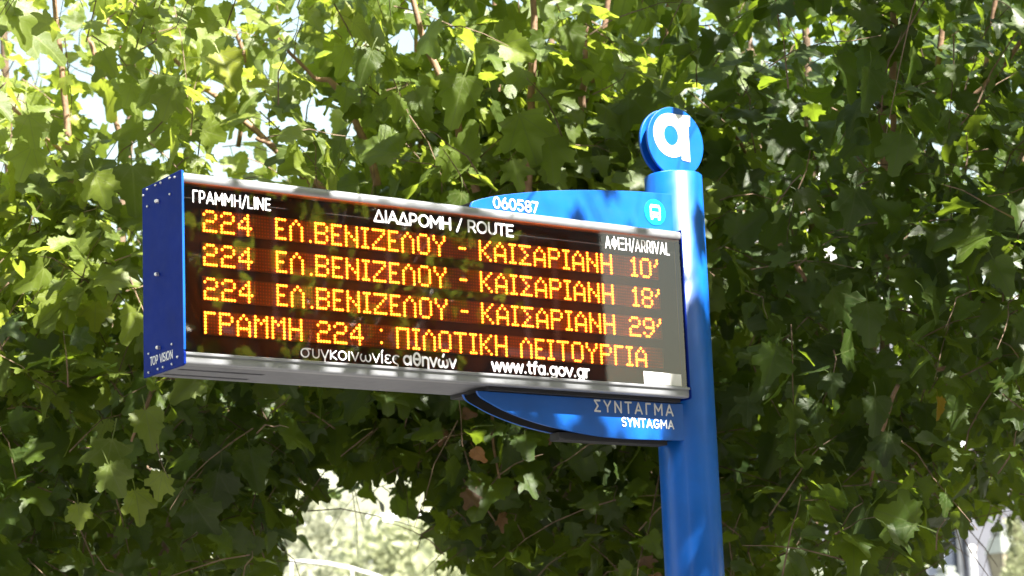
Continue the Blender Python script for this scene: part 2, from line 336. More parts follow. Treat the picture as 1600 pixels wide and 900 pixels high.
    FONT = {
     '2': ['.###.', '#...#', '....#', '.###.', '#....', '#....', '#####'], '4': ['...#.', '..##.', '.#.#.', '#..#.', '#####', '...#.', '...#.'],
     '1': ['.#.', '##.', '.#.', '.#.', '.#.', '.#.', '###'], '0': ['.###.', '#...#', '#...#', '#...#', '#...#', '#...#', '.###.'],
     '8': ['.###.', '#...#', '#...#', '.###.', '#...#', '#...#', '.###.'], '9': ['.###.', '#...#', '#...#', '.####', '....#', '#..#.', '.##..'], "'": ['.#', '.#', '#.', '..', '..', '..', '..'],
     'Ε': ['####', '#...', '#...', '###.', '#...', '#...', '####'], 'Λ': ['..#..', '.#.#.', '#...#', '#...#', '#...#', '#...#', '#...#'], '.': ['.', '.', '.', '.', '.', '.', '#'],
     'Β': ['####.', '#...#', '#...#', '####.', '#...#', '#...#', '####.'], 'Ν': ['#...#', '#...#', '##..#', '#.#.#', '#..##', '#...#', '#...#'], 'Ι': ['###', '.#.', '.#.', '.#.', '.#.', '.#.', '###'],
     'Ζ': ['#####', '....#', '...#.', '..#..', '.#...', '#....', '#####'], 'Ο': ['.###.', '#...#', '#...#', '#...#', '#...#', '#...#', '.###.'], 'Υ': ['#...#', '#...#', '.#.#.', '..#..', '..#..', '..#..', '..#..'],
     '-': ['...', '...', '...', '###', '...', '...', '...'], 'Κ': ['#...#', '#..#.', '#.#..', '##...', '#.#..', '#..#.', '#...#'], 'Α': ['..#..', '.#.#.', '#...#', '#...#', '#####', '#...#', '#...#'],
     'Σ': ['#####', '.#...', '..#..', '...#.', '..#..', '.#...', '#####'], 'Ρ': ['####.', '#...#', '#...#', '####.', '#....', '#....', '#....'], 'Η': ['#...#', '#...#', '#...#', '#####', '#...#', '#...#', '#...#'],
     'Γ': ['####', '#...', '#...', '#...', '#...', '#...', '#...'], 'Μ': ['#...#', '##.##', '#.#.#', '#...#', '#...#', '#...#', '#...#'], ':': ['.', '#', '.', '.', '.', '#', '.'],
     'Π': ['#####', '#...#', '#...#', '#...#', '#...#', '#...#', '#...#'], 'Τ': ['#####', '..#..', '..#..', '..#..', '..#..', '..#..', '..#..']}
    L1 = list(zip([0, 6, 12, 25, 30, 37, 39, 45, 50, 56, 60, 66, 71, 77, 83, 93, 101, 107, 113, 117, 123, 129, 135, 139, 145, 151], '224ΕΛ.ΒΕΝΙΖΕΛΟΥ-ΚΑΙΣΑΡΙΑΝΗ'))
    rows = [L1 + [(164, '1'), (168, '0'), (174, "'")], L1 + [(164, '1'), (168, '8'), (174, "'")], L1 + [(162, '2'), (168, '9'), (174, "'")],
            list(zip([0, 5, 11, 17, 23, 29, 39, 45, 51, 62, 68, 74, 78, 84, 90, 96, 100, 106, 116, 122, 127, 131, 137, 143, 149, 155, 160, 164], 'ΓΡΑΜΜΗ224:ΠΙΛΟΤΙΚΗΛΕΙΤΟΥΡΓΙΑ'))]
    hexd = [(math.cos(2 * math.pi * j / 8), math.sin(2 * math.pi * j / 8)) for j in range(8)]
    def dome(mb, cx_, cz_, r_, h_):
        vs = [(cx_ + r_ * a, .0152, cz_ + r_ * b3) for a, b3 in hexd] + [(cx_ + r_ * .72 * a, .0152 - h_ * .75, cz_ + r_ * .72 * b3) for a, b3 in hexd] + [(cx_, .0152 - h_, cz_)]
        mb.add(vs, [(j, (j + 1) % 8, 8 + (j + 1) % 8, 8 + j) for j in range(8)] + [(8 + j, 8 + (j + 1) % 8, 16) for j in range(8)])
    for ri_, row in enumerate(rows):
        lit = set()
        for c0, ch in row:
            for r_, line in enumerate(FONT[ch]):
                for k, q in enumerate(line):
                    if q == '#': lit.add((c0 + k, r_))
        zr = Z0 - ri_ * LP * P
        sb = MB()
        sb.box(-.0065, 175 * P + .0065, .0155, .0205, zr - 6 * P - .0052, zr + .0052)
        sb.build('led_board', M['strip'], co)
        on, off = MB(), MB()
        for c_ in range(176):
            for r_ in range(7):
                dome(on if (c_, r_) in lit else off, c_ * P, zr - r_ * P, .0032 if (c_, r_) in lit else .0019, .0022 if (c_, r_) in lit else .0011)
        tag(on.build('lit_diodes', M['led_on'], co, smooth=True), kind='stuff'); tag(off.build('unlit_diodes', M['led_off'], co, smooth=True), kind='stuff')
    gp = MB(); gp.box(x0 + .001, x1 - .001, -.002, .001, zb + .0268, zt - .0247); gpo = gp.build('front_pane', [M['pane'], M['pane_back']], co)
    for pl_ in gpo.data.polygons: pl_.material_index = 0 if pl_.normal.y < -.5 else 1
    ty = -.0024
    H_ = M['white']
    lettering('ΓΡΑΜΜΗ/LINE', -.038, .166, z(.0145), .0265, ty, .068, H_, co, gap=.17)
    lettering('ΔΙΑΔΡΟΜΗ / ROUTE', .4505, .8615, z(.0175), .0275, ty, .098, H_, co)
    lettering('ΑΦΙΞΗ/ARRIVAL', 1.152, 1.364, z(.0155), .0300, ty, .060, H_, co, gap=.2)
    lettering('συγκοινωνίες', .238, .510, z(-.3285), .0285, ty, .060, H_, co)
    lettering('αθηνών', .521, .674, z(-.3285), .0290, ty, .100, H_, co)
    lettering('www.tfa.gov.gr', .780, 1.082, z(-.3285), .0290, ty, .100, H_, co)
    st = MB(); st.add([(1.257, -.0026, z(-.3335)), (1.3815, -.0026, z(-.3345)), (1.3815, -.0026, z(-.3030)), (1.2565, -.0026, z(-.3015))], [(0, 1, 2, 3)])
    st.build('sticker', M['sticker'], co)
    sc_ = MB()   # faint handwriting
    for pl in ([(.0, 0), (.35, .6), (.5, .95), (.52, .2), (.3, .0), (.62, .02)], [(.85, .7), (.82, .5)], [(1.2, .75), (1.16, .3)], [(1.45, .8), (1.5, .3)]):
        for a, b in zip(pl, pl[1:]):
            a = (1.272 + a[0] * .022, z(-.3265) + a[1] * .016); b = (1.272 + b[0] * .022, z(-.3265) + b[1] * .016)
            dx, dz = b[0] - a[0], b[1] - a[1]; L = math.hypot(dx, dz); nx, nz = -dz / L * .0006, dx / L * .0006
            sc_.add([(a[0] + nx, -.0028, a[1] + nz), (a[0] - nx, -.0028, a[1] - nz), (b[0] - nx, -.0028, b[1] - nz), (b[0] + nx, -.0028, b[1] + nz)], [(0, 1, 2, 3)])
    sc_.build('handwriting', M['ink'], co)
    mt = MB(); mt.box(.785, 1.398, .025, D + .004, zb - .0085, zb + .0015); mt.box(1.02, 1.37, .055, .097, z(-.482), z(-.462))
    mt.build('mounting_channel', M['dark'], root, bevel=.001)
    return root
build_sign()

# ------------------------------------------------------------------ leaves
def leaf_material(name, base, trans, backc, vein):
    m = NT(name)
    uv = m.n('ShaderNodeUVMap').outputs[0]; sx = m.n('ShaderNodeSeparateXYZ'); m.l(uv, sx.inputs[0]); u, v = sx.outputs[0], sx.outputs[1]
    au = m.math('ABSOLUTE', u)
    # midrib, two pairs of veins from the stalk, fine side veins
    mid = m.math('LESS_THAN', au, .014)
    ang = m.math('ARCTAN2', au, m.math('ADD', v, .02)); rad = m.math('SQRT', m.math('ADD', m.math('MULTIPLY', u, u), m.math('MULTIPLY', v, v)))
    d1 = m.math('LESS_THAN', m.math('MULTIPLY', m.math('ABSOLUTE', m.math('SUBTRACT', ang, .62)), rad), .010)
    d2 = m.math('LESS_THAN', m.math('MULTIPLY', m.math('ABSOLUTE', m.math('SUBTRACT', ang, 1.25)), rad), .008)
    sv = m.math('FRACT', m.math('MULTIPLY', m.math('SUBTRACT', v, m.math('MULTIPLY', au, .75)), 6.5))
    d3 = m.math('MULTIPLY', m.math('LESS_THAN', sv, .07), .55)
    ve = m.math('MAXIMUM', m.math('MAXIMUM', mid, d1), m.math('MAXIMUM', d2, d3), clamp=True)
    at = m.n('ShaderNodeAttribute', attribute_name='tint').outputs['Fac']; oi = m.n('ShaderNodeObjectInfo').outputs['Random']
    t = m.math('FRACT', m.math('ADD', at, oi))
    t2 = m.math('FRACT', m.math('MULTIPLY', t, 7.31))
    hue = m.mix(t, tuple(c * .62 for c in base), tuple(c * k for c, k in zip(base, (1.55, 1.30, 1.0))))
    hue = m.mix(m.math('GREATER_THAN', t2, .93), hue, tuple(c * k for c, k in zip(base, (2.4, 1.8, 1.0))))
    nz = m.noise(38, 3)
    hue = m.mix(m.math('MULTIPLY', ramp(m, nz, .55, .75), .35), hue, (.10, .085, .03))
    hue = m.mix(m.math('MULTIPLY', ve, .5), hue, vein)
    bf = m.n('ShaderNodeNewGeometry').outputs['Backfacing']
    hue = m.mix(m.math('MULTIPLY', bf, .6), hue, backc)
    m.l(hue, m.p.inputs['Base Color']); m.p.inputs['Roughness'].default_value = .42; m.p.inputs['Specular IOR Level'].default_value = .36
    m.bump(m.math('ADD', m.math('MULTIPLY', ve, -.6), m.noise(60, 2)), .35, .003)
    tl = m.n('ShaderNodeBsdfTranslucent'); tc = m.mix(t, tuple(c * .7 for c in trans), tuple(c * 1.25 for c in trans)); tc = m.mix(m.math('MULTIPLY', ve, .45), tc, tuple(c * .4 for c in trans)); m.l(tc, tl.inputs[0])
    mx = m.n('ShaderNodeMixShader'); mx.inputs[0].default_value = .36
    m.l(m.p.outputs[0], mx.inputs[1]); m.l(tl.outputs[0], mx.inputs[2]); m.l(mx.outputs[0], m.out.inputs[0])
    return m.m
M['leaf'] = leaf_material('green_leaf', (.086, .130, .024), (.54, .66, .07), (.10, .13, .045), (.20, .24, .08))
M['shade_leaf'] = leaf_material('shade_toned_leaf', (.020, .044, .009), (.28, .40, .025), (.032, .055, .016), (.10, .13, .045))  # same leaf as green_leaf, with shade put into a darker colour
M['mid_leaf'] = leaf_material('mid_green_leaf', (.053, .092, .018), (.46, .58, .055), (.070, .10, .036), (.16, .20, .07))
M['dry'] = leaf_material('withered_leaf', (.15, .095, .06), (.16, .09, .04), (.20, .11, .06), (.20, .12, .06))
M['yellow'] = leaf_material('yellowed_leaf', (.32, .22, .015), (.45, .30, .02), (.35, .26, .05), (.4, .32, .1))
def bark_mat(name, a, b):
    m = NT(name); m.p.inputs['Roughness'].default_value = .85
    n = m.noise(22, 6); m.l(m.mix(ramp(m, n, .35, .65), a, b), m.p.inputs['Base Color']); m.bump(m.noise(60, 5), .6, .004); return m.m
M['bark'] = bark_mat('brown_bark', (.085, .055, .035), (.20, .135, .09))
M['shoot'] = bark_mat('young_bark', (.17, .10, .06), (.32, .20, .13))

def make_leaf(seed, kind):
    """unit leaf: stalk end at (0,-.42), blade base at origin, tip at v=1; outline, inner ring and centre"""
    r = random.Random(seed); N = 16; half = []
    for i in range(N + 1):
        s = i / N; th = math.pi * (1 - s)                   # from the base (pi) round to the tip (0)
        if kind == 0: rr = .43 + .06 * math.cos(th) + .36 * math.exp(-(th / .34) ** 2) + .10 * math.exp(-((th - 2.2) / .5) ** 2)
        elif kind == 1: rr = .40 + .34 * math.exp(-((th - .0) / .36) ** 2) + .24 * math.exp(-((th - 1.15) / .28) ** 2) + .10 * math.exp(-((th - 2.15) / .3) ** 2)
        else: rr = .33 + .46 * math.exp(-((th - .0) / .36) ** 2) + .34 * math.exp(-((th - 1.05) / .26) ** 2) + .16 * math.exp(-((th - 2.05) / .3) ** 2)
        if i not in (0, N): rr *= 1 + (.075 if i % 2 else -.075) + r.uniform(-.03, .03)
        if i == 0: rr = .30
        half.append((rr * math.sin(th) * (.95 if kind else .88), .36 + rr * math.cos(th) * .86))
    tipv = half[-1][1]; half = [(u / 1.0, v / tipv) for u, v in half]
    basev = half[0][1]
    out = [(0, basev)] + half[1:-1] + [(0, 1.0)] + [(-u * r.uniform(.9, 1.08), v + r.uniform(-.02, .02)) for u, v in half[1:-1][::-1]]
    n = len(out); cen = (0, .38); inner = [out[i] for i in range(0, n, 2)]; inner = [(cen[0] + (u - cen[0]) * .5, cen[1] + (v - cen[1]) * .5) for u, v in inner]
    fold = r.uniform(.12, .60); droop = r.uniform(.2, .8); ph = r.uniform(0, 6); wv = r.uniform(.03, .07); curl = r.uniform(-.25, .25)
    def zz(u, v): return fold * abs(u) - droop * (v - .1) ** 2 * (.6 if v > 0 else 0) - .35 * droop * u * u * 2 + wv * math.sin(9 * v + ph + 5 * u) * min(1, 3 * abs(u)) + curl * u * v * .5
    vs = [(u, v, zz(u, v)) for u, v in out] + [(u, v, zz(u, v)) for u, v in inner] + [(0, .38, zz(0, .38))]
    k = len(inner); fs = []
    for j in range(k):
        a, b, c = 2 * j, (2 * j + 1) % n, (2 * j + 2) % n; ia, ib = n + j, n + (j + 1) % k
        fs += [(a, ia, b), (b, ia, ib), (b, ib, c), (ia, n + k, ib)]
    q = len(vs); L = .42; s = .012                           # stalk
    vs += [(-s, basev, zz(0, basev)), (s, basev, zz(0, basev)), (-s, basev - L * .5, .05), (s, basev - L * .5, .05), (-s * 1.2, basev - L, 0), (s * 1.2, basev - L, 0), (0, basev, zz(0, basev) - .02), (0, basev - L * .5, .03)]
    fs += [(q, q + 2, q + 1), (q + 1, q + 2, q + 3), (q + 2, q + 4, q + 3), (q + 3, q + 4, q + 5)]
    V = np.array(vs); V[:, 1] -= (basev - L)                 # origin at the stalk's foot
    UV = np.array([(u, v - basev) for u, v, _ in vs])
    F = np.array(fs)
    # orient faces upward (+z)
    e1 = V[F[:, 1]] - V[F[:, 0]]; e2 = V[F[:, 2]] - V[F[:, 0]]; nz = np.cross(e1, e2)[:, 2]; F[nz < 0] = F[nz < 0][:, ::-1]
    return V * np.array([1, 1, 1]) / 1.42, UV, F
LEAVES = [make_leaf(i, k) for i, k in enumerate([0, 0, 0, 1, 1, 2, 2, 1])]
def mesh_from(name, V, F, UV, tint, mat):
    me = bpy.data.meshes.new(name); nv, nf = len(V), len(F)
    me.vertices.add(nv); me.vertices.foreach_set('co', V.astype(np.float32).ravel())
    me.loops.add(nf * 3); me.loops.foreach_set('vertex_index', F.astype(np.int32).ravel())
    me.polygons.add(nf); me.polygons.foreach_set('loop_start', np.arange(0, nf * 3, 3, dtype=np.int32)); me.polygons.foreach_set('loop_total', np.full(nf, 3, np.int32))
    me.update(calc_edges=True)
    if UV is not None:
        l = me.uv_layers.new(name='UVMap'); l.data.foreach_set('uv', UV[F.ravel()].astype(np.float32).ravel())
    if tint is not None:
        a = me.attributes.new('tint', 'FLOAT', 'POINT'); a.data.foreach_set('value', tint.astype(np.float32))
    me.polygons.foreach_set('use_smooth', np.ones(nf, bool)); me.materials.append(mat); me.update()
    return me
LEAF_MESH = {k: [mesh_from('leaf', V, F, UV, None, M[k]) for V, UV, F in LEAVES] for k in ('leaf', 'mid_leaf', 'shade_leaf', 'dry', 'yellow')}
def norm(a): return a / (np.linalg.norm(a, axis=-1, keepdims=True) + 1e-9)

class Tree:
    def __init__(s, loc, label, cat='tree', group=None, name='tree', leaf='leaf'):
        s.leaf = leaf
        s.root = empty(name, loc, label, cat, group); s.loc = np.array(loc, float)
        s.P = []; s.Rm = []; s.S = []; s.K = []; s.tw = MB(); s.special = []
    def limb(s, pts, rad, name='branch', mat='bark', k=8):
        n = 5; q = []; rr = []
        pts = [np.asarray(p, float) for p in pts]
        for i in range(len(pts) - 1):
            p0 = pts[max(i - 1, 0)]; p1 = pts[i]; p2 = pts[i + 1]; p3 = pts[min(i + 2, len(pts) - 1)]
            for j in range(n):
                t = j / n; q.append(.5 * (2 * p1 + (p2 - p0) * t + (2 * p0 - 5 * p1 + 4 * p2 - p3) * t * t + (3 * p1 - p0 - 3 * p2 + p3) * t ** 3) + rng.normal(0, 1, 3) * rad[i] * .18)
                rr.append(rad[i] + (rad[i + 1] - rad[i]) * t)
        q.append(pts[-1]); rr.append(rad[-1])
        m_ = MB(); m_.tube(q, rr, k); m_.build(name, M[mat], s.root, smooth=True)
        return q
    def sprig(s, p, d, L, n, size, face, filt=None, kinds=None):
        """a twig with alternate leaves; face: direction the blades like to look"""
        d = norm(d); pts = [p + d * L * t + np.array([0, 0, -.28 * L]) * t * t for t in np.linspace(0, 1, 5)]
        side = norm(np.cross(d, rng.normal(0, 1, 3))); up2 = np.cross(d, side)
        got = 0
        for i in range(n):
            t = (i + .6) / n; q = p + d * L * t + np.array([0, 0, -.28 * L]) * t * t
            a = i * 2.4 + rng.uniform(-.4, .4); out = side * math.cos(a) + up2 * math.sin(a)
            sz = size * rng.uniform(.65, 1.2) * (1 - .45 * t ** 3)
            yv = norm(out * .9 + d * .35 + np.array([0, 0, -.55]) + rng.normal(0, .25, 3))
            if filt is not None and not filt(q + yv * sz * .6): continue
            nv = face + rng.normal(0, .55, 3); nv = nv - yv * (nv @ yv); nv = norm(nv)
            xv = np.cross(yv, nv)
            s.P.append(q); s.Rm.append(np.stack([xv, yv, nv], 1)); s.S.append(sz); s.K.append(rng.integers(0, len(LEAVES))); got += 1
        if got: s.tw.tube([q + rng.normal(0, .006, 3) for q in pts], [.0028, .0025, .002, .0016, .001], 3, cap=False)
    def one(s, p, yv, nv, sz, k=None, mat='leaf', name='leaf', label=None):
        yv = norm(np.asarray(yv, float)); nv = np.asarray(nv, float); nv = norm(nv - yv * (nv @ yv)); s.special.append((np.asarray(p, float), np.stack([np.cross(yv, nv), yv, nv], 1), sz, k if k is not None else int(rng.integers(0, 8)), mat, name, label))
    def finish(s, nmax=290):
        P = np.array(s.P); Rm = np.array(s.Rm); S = np.array(s.S); K = np.array(s.K)
        cen = P + Rm[:, :, 1] * (S * .6)[:, None]
        px, py, z = proj(cen)
        inside = (z > 1) & (px > 0) & (px < 1600) & (py > 0) & (py < 900)
        # rank: nearest to the eye first, so that the ones picked are the ones seen
        facing = np.abs(np.einsum('ij,ij->i', Rm[:, :, 2], norm(cen - CAM)))
        hid = (px > 232) & (px < 1068) & (py > 310) & (py < 600)
        score = np.where(inside & ~hid, S * FPX / z * (.35 + facing) / (1 + np.maximum(0, z - z[inside].min() - .3) * 1.6 if inside.any() else 1), -1)
        order = np.argsort(-score); big = [i for i in order[:nmax] if score[i] > 0]; bigset = np.zeros(len(P), bool); bigset[big] = True
        for i in big:
            o = bpy.data.objects.new('leaf', LEAF_MESH[s.leaf][K[i]]); COL.objects.link(o); o.parent = s.root
            mm = np.eye(4); mm[:3, :3] = Rm[i] * S[i]; mm[:3, 3] = P[i] - s.loc; o.matrix_local = Matrix(mm.tolist())
        for p, rm, sz, k, mt, nm, lb in s.special:
            o = bpy.data.objects.new(nm, LEAF_MESH[mt][k]); COL.objects.link(o); o.parent = s.root
            mm = np.eye(4); mm[:3, :3] = rm * sz; mm[:3, 3] = p - s.loc; o.matrix_local = Matrix(mm.tolist())
            if lb: o['label'] = lb
        Vs, Fs, Us, Ts = [], [], [], []; off = 0
        for k, (V, UV, F) in enumerate(LEAVES):
            idx = np.where((K == k) & ~bigset)[0]
            if not len(idx): continue
            VV = np.einsum('nij,vj->nvi', Rm[idx], V) * S[idx][:, None, None] + (P[idx] - s.loc)[:, None, :]
            nv = len(V); Vs.append(VV.reshape(-1, 3)); Fs.append((F[None] + (np.arange(len(idx)) * nv)[:, None, None]).reshape(-1, 3) + off); off += nv * len(idx)
            Us.append(np.tile(UV, (len(idx), 1))); Ts.append(np.repeat(rng.random(len(idx)), nv))
        if Vs:
            me = mesh_from('foliage', np.concatenate(Vs), np.concatenate(Fs), np.concatenate(Us), np.concatenate(Ts), M[s.leaf])
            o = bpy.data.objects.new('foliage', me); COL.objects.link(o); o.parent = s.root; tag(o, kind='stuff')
        if s.tw.v: tag(s.tw.build('twigs', M['bark'], s.root), kind='stuff')
        print(s.root.name, 'leaves', len(P), 'single', len(big))

# lowest edge of the foliage as seen from the pavement, (px, py)
BX = np.array([-900, 300, 400, 440, 470, 520, 560, 640, 668, 690, 745, 760, 1000, 1350, 1420, 1480, 1500, 1550, 1600, 2600])
BY = np.array([1100, 1000, 915, 850, 800, 735, 735, 752, 760, 850, 900, 980, 1000, 1000, 895, 860, 820, 795, 790, 790])
def low_edge(px): return np.interp(px, BX, BY)
def tfront(px): return np.interp(px, [-400, 200, 700, 1100, 1250, 2000], [6.5, 6.55, 6.95, 6.9, 6.45, 6.3])
def clear(q, wob=0.):
    """keep the view to the sign open, keep the sign's own space free, keep the crown's ragged lower edge"""
    px, py, z = proj(q)
    if z < 1.0: return True
    if -60 < px < 1660 and -40 < py < 960 and z < tfront(px): return False
    if py > low_edge(px) + wob and z > 0 and z < 14: return False
    if q[1] < 0:                                     # leaves left out so the sun reaches the pole's top and display
        k = q[1] / sd[1]; sx_ = q[0] - sd[0] * k; sz_ = q[2] - sd[2] * k
        if .80 < sx_ < 1.68 and 2.74 < sz_ < 3.45 and (sz_ > 2.74) and (abs(math.sin(sx_ * 23 + sz_ * 9) + math.sin(sz_ * 31 - sx_ * 8)) < 1.5): return False
        if .72 < sx_ < 1.36 and 2.44 < sz_ < 2.8: return False
    return True

SUNV = np.array(sd)
TOCAM = -A_F
def crown(tree, n, pxr, pyr, tr, size, keep=None, face=None, L=(.2, .42), nl=(5, 8)):
    """n twigs spread evenly through the block of air seen between pixel ranges pxr, pyr and depths tr"""
    face = norm(SUNV * .75 + TOCAM * .35 + np.array([0, 0, .25])) if face is None else face
    made = 0; tries = 0
    while made < n and tries < n * 12:
        tries += 1
        t = rng.uniform(*tr); px = rng.uniform(*pxr); py = rng.uniform(*pyr)
        if keep is not None and rng.random() > keep(px, py, t): continue
        q = W(px, py, t); wob = rng.normal(0, 24)
        if q[2] < 1.9 or not clear(q, wob): continue
        d = norm(np.array([rng.normal(0, .5), rng.normal(0, .5) - .25, rng.normal(.35, .6)]))
        tree.sprig(q, d, rng.uniform(*L), int(rng.integers(nl[0], nl[1] + 1)), size * rng.choice([.7, .85, 1.05, 1.35]), face, filt=lambda c: clear(c, wob))
        made += 1
def lump(tree, n, c, rad, size, shell=.5, face=None):
    face = norm(SUNV * .8 + np.array([0, 0, .3])) if face is None else face
    for _ in range(n):
        v = norm(rng.normal(0, 1, 3)) * (rng.random() ** (1 / 3) * (1 - shell) + shell); q = np.array(c) + v * np.array(rad)
        if q[2] < 1.9 or not clear(q): continue
        tree.sprig(q, norm(v + np.array([0, 0, .3]) + rng.normal(0, .4, 3)), rng.uniform(.3, .55), int(rng.integers(5, 9)), size * rng.uniform(.8, 1.2), face, filt=clear)

# sky gaps: fraction of twigs kept, smooth random field on the image of the crown
def field(seed, sx, sy):
    r = np.random.default_rng(seed); g = r.random((40, 40))
    def f(px, py):
        x = (px + 1200) / sx; y = (py + 1200) / sy; i = int(x) % 39; j = int(y) % 39; a = x - int(x); b = y - int(y)
        a = a * a * (3 - 2 * a); b = b * b * (3 - 2 * b)
        return (g[i, j] * (1 - a) + g[i + 1, j] * a) * (1 - b) + (g[i, j + 1] * (1 - a) + g[i + 1, j + 1] * a) * b
    return f
fA = field(3, 60, 50); fB = field(9, 38, 38)
def keep_left(px, py, t):
    base = np.interp(py, [-100, 250, 420, 620], [.26, .36, .75, 1.0])
    g = fA(px, py) * .6 + fB(px, py) * .4
    return base * (1.45 if g > .46 else .2)
def keep_mid(px, py, t):
    base = np.interp(py, [-100, 250, 420, 620], [.30, .52, .9, 1.0]); g = fA(px, py) * .6 + fB(px, py) * .4
    return base * (1.4 if g > .48 else .08)
def keep_right(px, py, t):
    base = np.interp(px, [1080, 1180, 1280, 1400], [.32, .48, .9, 1.0]); g = fA(px, py) * .6 + fB(px, py) * .4
    base = base if py < 380 else 1.0
    return base * (1.2 if g > .36 else .35)

# ---- trees behind the stop; TD and TE added to hold shade-toned leaves
def base_of(px, t):
    p = W(px, 900, t); return (float(p[0]), float(p[1]), 0.)
TL = Tree(base_of(60, 9.6), 'sunlit yellow green tree at the upper left, bright sky showing through its crown')
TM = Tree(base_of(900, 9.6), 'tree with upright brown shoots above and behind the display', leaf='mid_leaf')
TR = Tree(base_of(1270, 8.9), 'dense leafy tree, shade in its leaf colour, filling the right side, right of the blue pole', leaf='shade_leaf')
TD = Tree(base_of(180, 8.4), 'added low tree, shade in its leaf colour, hanging below the left end of the display', leaf='shade_leaf')
TE = Tree(base_of(930, 8.6), 'added tree, shade in its leaf colour, with withered leaves below the display, left of the pole', leaf='shade_leaf')
for T, hh in ((TL, 1), (TM, 1), (TR, 1), (TD, .3), (TE, .3)):
    b = T.loc; top = b + np.array([.05, .1, 2.2])
    T.limb([b + np.array([0, 0, -.1]), b + np.array([.03, .02, 1.0]), top], [.15, .11, .09], 'trunk', k=14)
    for i in range(8):
        a = 2 * math.pi * i / 8 + .3; r_ = rng.uniform(.5, 1.5) * (.35 if hh < 1 or T is TM else 1)
        e = top + np.array([math.cos(a) * r_, math.sin(a) * r_ * .8, rng.uniform(1.2, 3.2) * hh])
        mdl = top + (e - top) * .45 + np.array([math.cos(a) * .15, math.sin(a) * .15, -.15])
        T.limb([top - np.array([0, 0, .08]), mdl, e], [.038, .024, .010], 'branch')
def shoots(T, lst, mat='shoot'):
    for pl in lst:
        T.limb([W(x, y, t) for x, y, t, r in pl], [r * t / FPX for x, y, t, r in pl], 'branch', mat, 7)
# upright young shoots seen through the leaves: px, py, depth, half width in px
shoots(TL, [[(70, -120, 7.4, 3), (85, 0, 7.4, 4), (100, 150, 7.4, 5), (113, 290, 7.4, 6), (120, 420, 7.6, 7)], [(-30, 120, 7.2, 3), (60, 205, 7.2, 3), (130, 260, 7.2, 3.5), (230, 330, 7.3, 4)],
            [(160, -40, 7.9, 3), (180, 70, 7.9, 4), (235, 60, 7.9, 3), (300, 120, 7.8, 4), (400, 205, 7.6, 5), (500, 300, 7.5, 6)], [(140, 60, 8.2, 4), (200, 260, 8.2, 5), (195, 360, 8.2, 5)],
            [(435, 60, 7.3, 3), (490, 120, 7.3, 3), (520, 130, 7.3, 5), (563, 205, 7.3, 6), (590, 290, 7.3, 7)], [(240, 605, 6.65, 4), (222, 650, 6.6, 3), (205, 690, 6.6, 2)],
            [(400, 215, 7.1, 3), (450, 240, 7.1, 4), (510, 300, 7.1, 5)], [(350, 20, 8, 3), (385, 100, 8, 4), (372, 230, 8, 4)]])
shoots(TM, [[(828, -100, 7.2, 4), (834, 0, 7.2, 5), (832, 150, 7.2, 6), (826, 290, 7.2, 7), (826, 420, 7.4, 8)], [(636, -40, 7.3, 4), (660, 55, 7.3, 5), (690, 125, 7.3, 6), (712, 190, 7.3, 6), (745, 300, 7.3, 7)],
            [(915, 40, 7.4, 4), (910, 150, 7.4, 6), (900, 210, 7.4, 7), (880, 300, 7.4, 7)], [(955, -30, 7.7, 4), (938, 80, 7.7, 5), (915, 160, 7.7, 5)], [(1045, -30, 8.0, 4), (1044, 60, 8.0, 5), (1040, 160, 8, 5)],
            [(773, -30, 8.0, 4), (775, 70, 8.0, 6), (778, 160, 8, 6)], [(650, 50, 8.2, 3), (652, 160, 8.2, 5), (665, 300, 8.2, 5)], [(1110, 185, 7.5, 2.5), (1150, 215, 7.5, 3), (1180, 265, 7.5, 3)],
            [(770, 645, 7.1, 3), (772, 700, 7.1, 2.5), (790, 790, 7.1, 1.5)], [(785, 640, 7.2, 5), (815, 690, 7.2, 5), (835, 720, 7.2, 4)], [(1130, 0, 8.1, 3), (1140, 90, 8.1, 4), (1147, 150, 8.1, 4)]])
shoots(TR, [[(1373, -60, 7.2, 5), (1374, 80, 7.2, 6), (1380, 200, 7.2, 6), (1384, 420, 7.3, 6)], [(1400, -40, 7.1, 5), (1397, 60, 7.1, 7), (1394, 170, 7.1, 5), (1400, 260, 7.2, 5)], [(1482, -60, 7.4, 4), (1470, 60, 7.4, 5), (1458, 170, 7.4, 4)],
            [(1600, 60, 7, 4), (1560, 110, 7, 4), (1520, 150, 7, 3)], [(1403, 600, 6.7, 3.5), (1385, 650, 6.7, 4), (1372, 700, 6.7, 3), (1360, 760, 6.7, 2)], [(1218, 380, 6.9, 4), (1245, 415, 6.9, 4), (1262, 440, 6.9, 3)],
            [(1600, 560, 7.5, 4), (1500, 570, 7.4, 4), (1430, 590, 7.3, 3)], [(1560, -30, 7.5, 4), (1540, 100, 7.5, 4), (1515, 160, 7.5, 3)]])
crown(TL, 300, (-350, 560), (-140, 430), (6.7, 8.9), .16, keep_left)
crown(TL, 300, (-350, 640), (430, 600), (6.7, 9.4), .155, None)
crown(TD, 620, (-350, 660), (540, 1000), (6.6, 9.8), .165, None)
crown(TM, 330, (560, 1110), (-140, 420), (7.0, 9.0), .195, keep_mid)
crown(TM, 160, (560, 1110), (420, 600), (7.2, 10.2), .165, None)
crown(TE, 520, (560, 1110), (560, 1000), (7.0, 10.0), .165, None)
crown(TR, 1250, (1090, 1950), (-140, 1000), (6.4, 10.6), .165, keep_right)
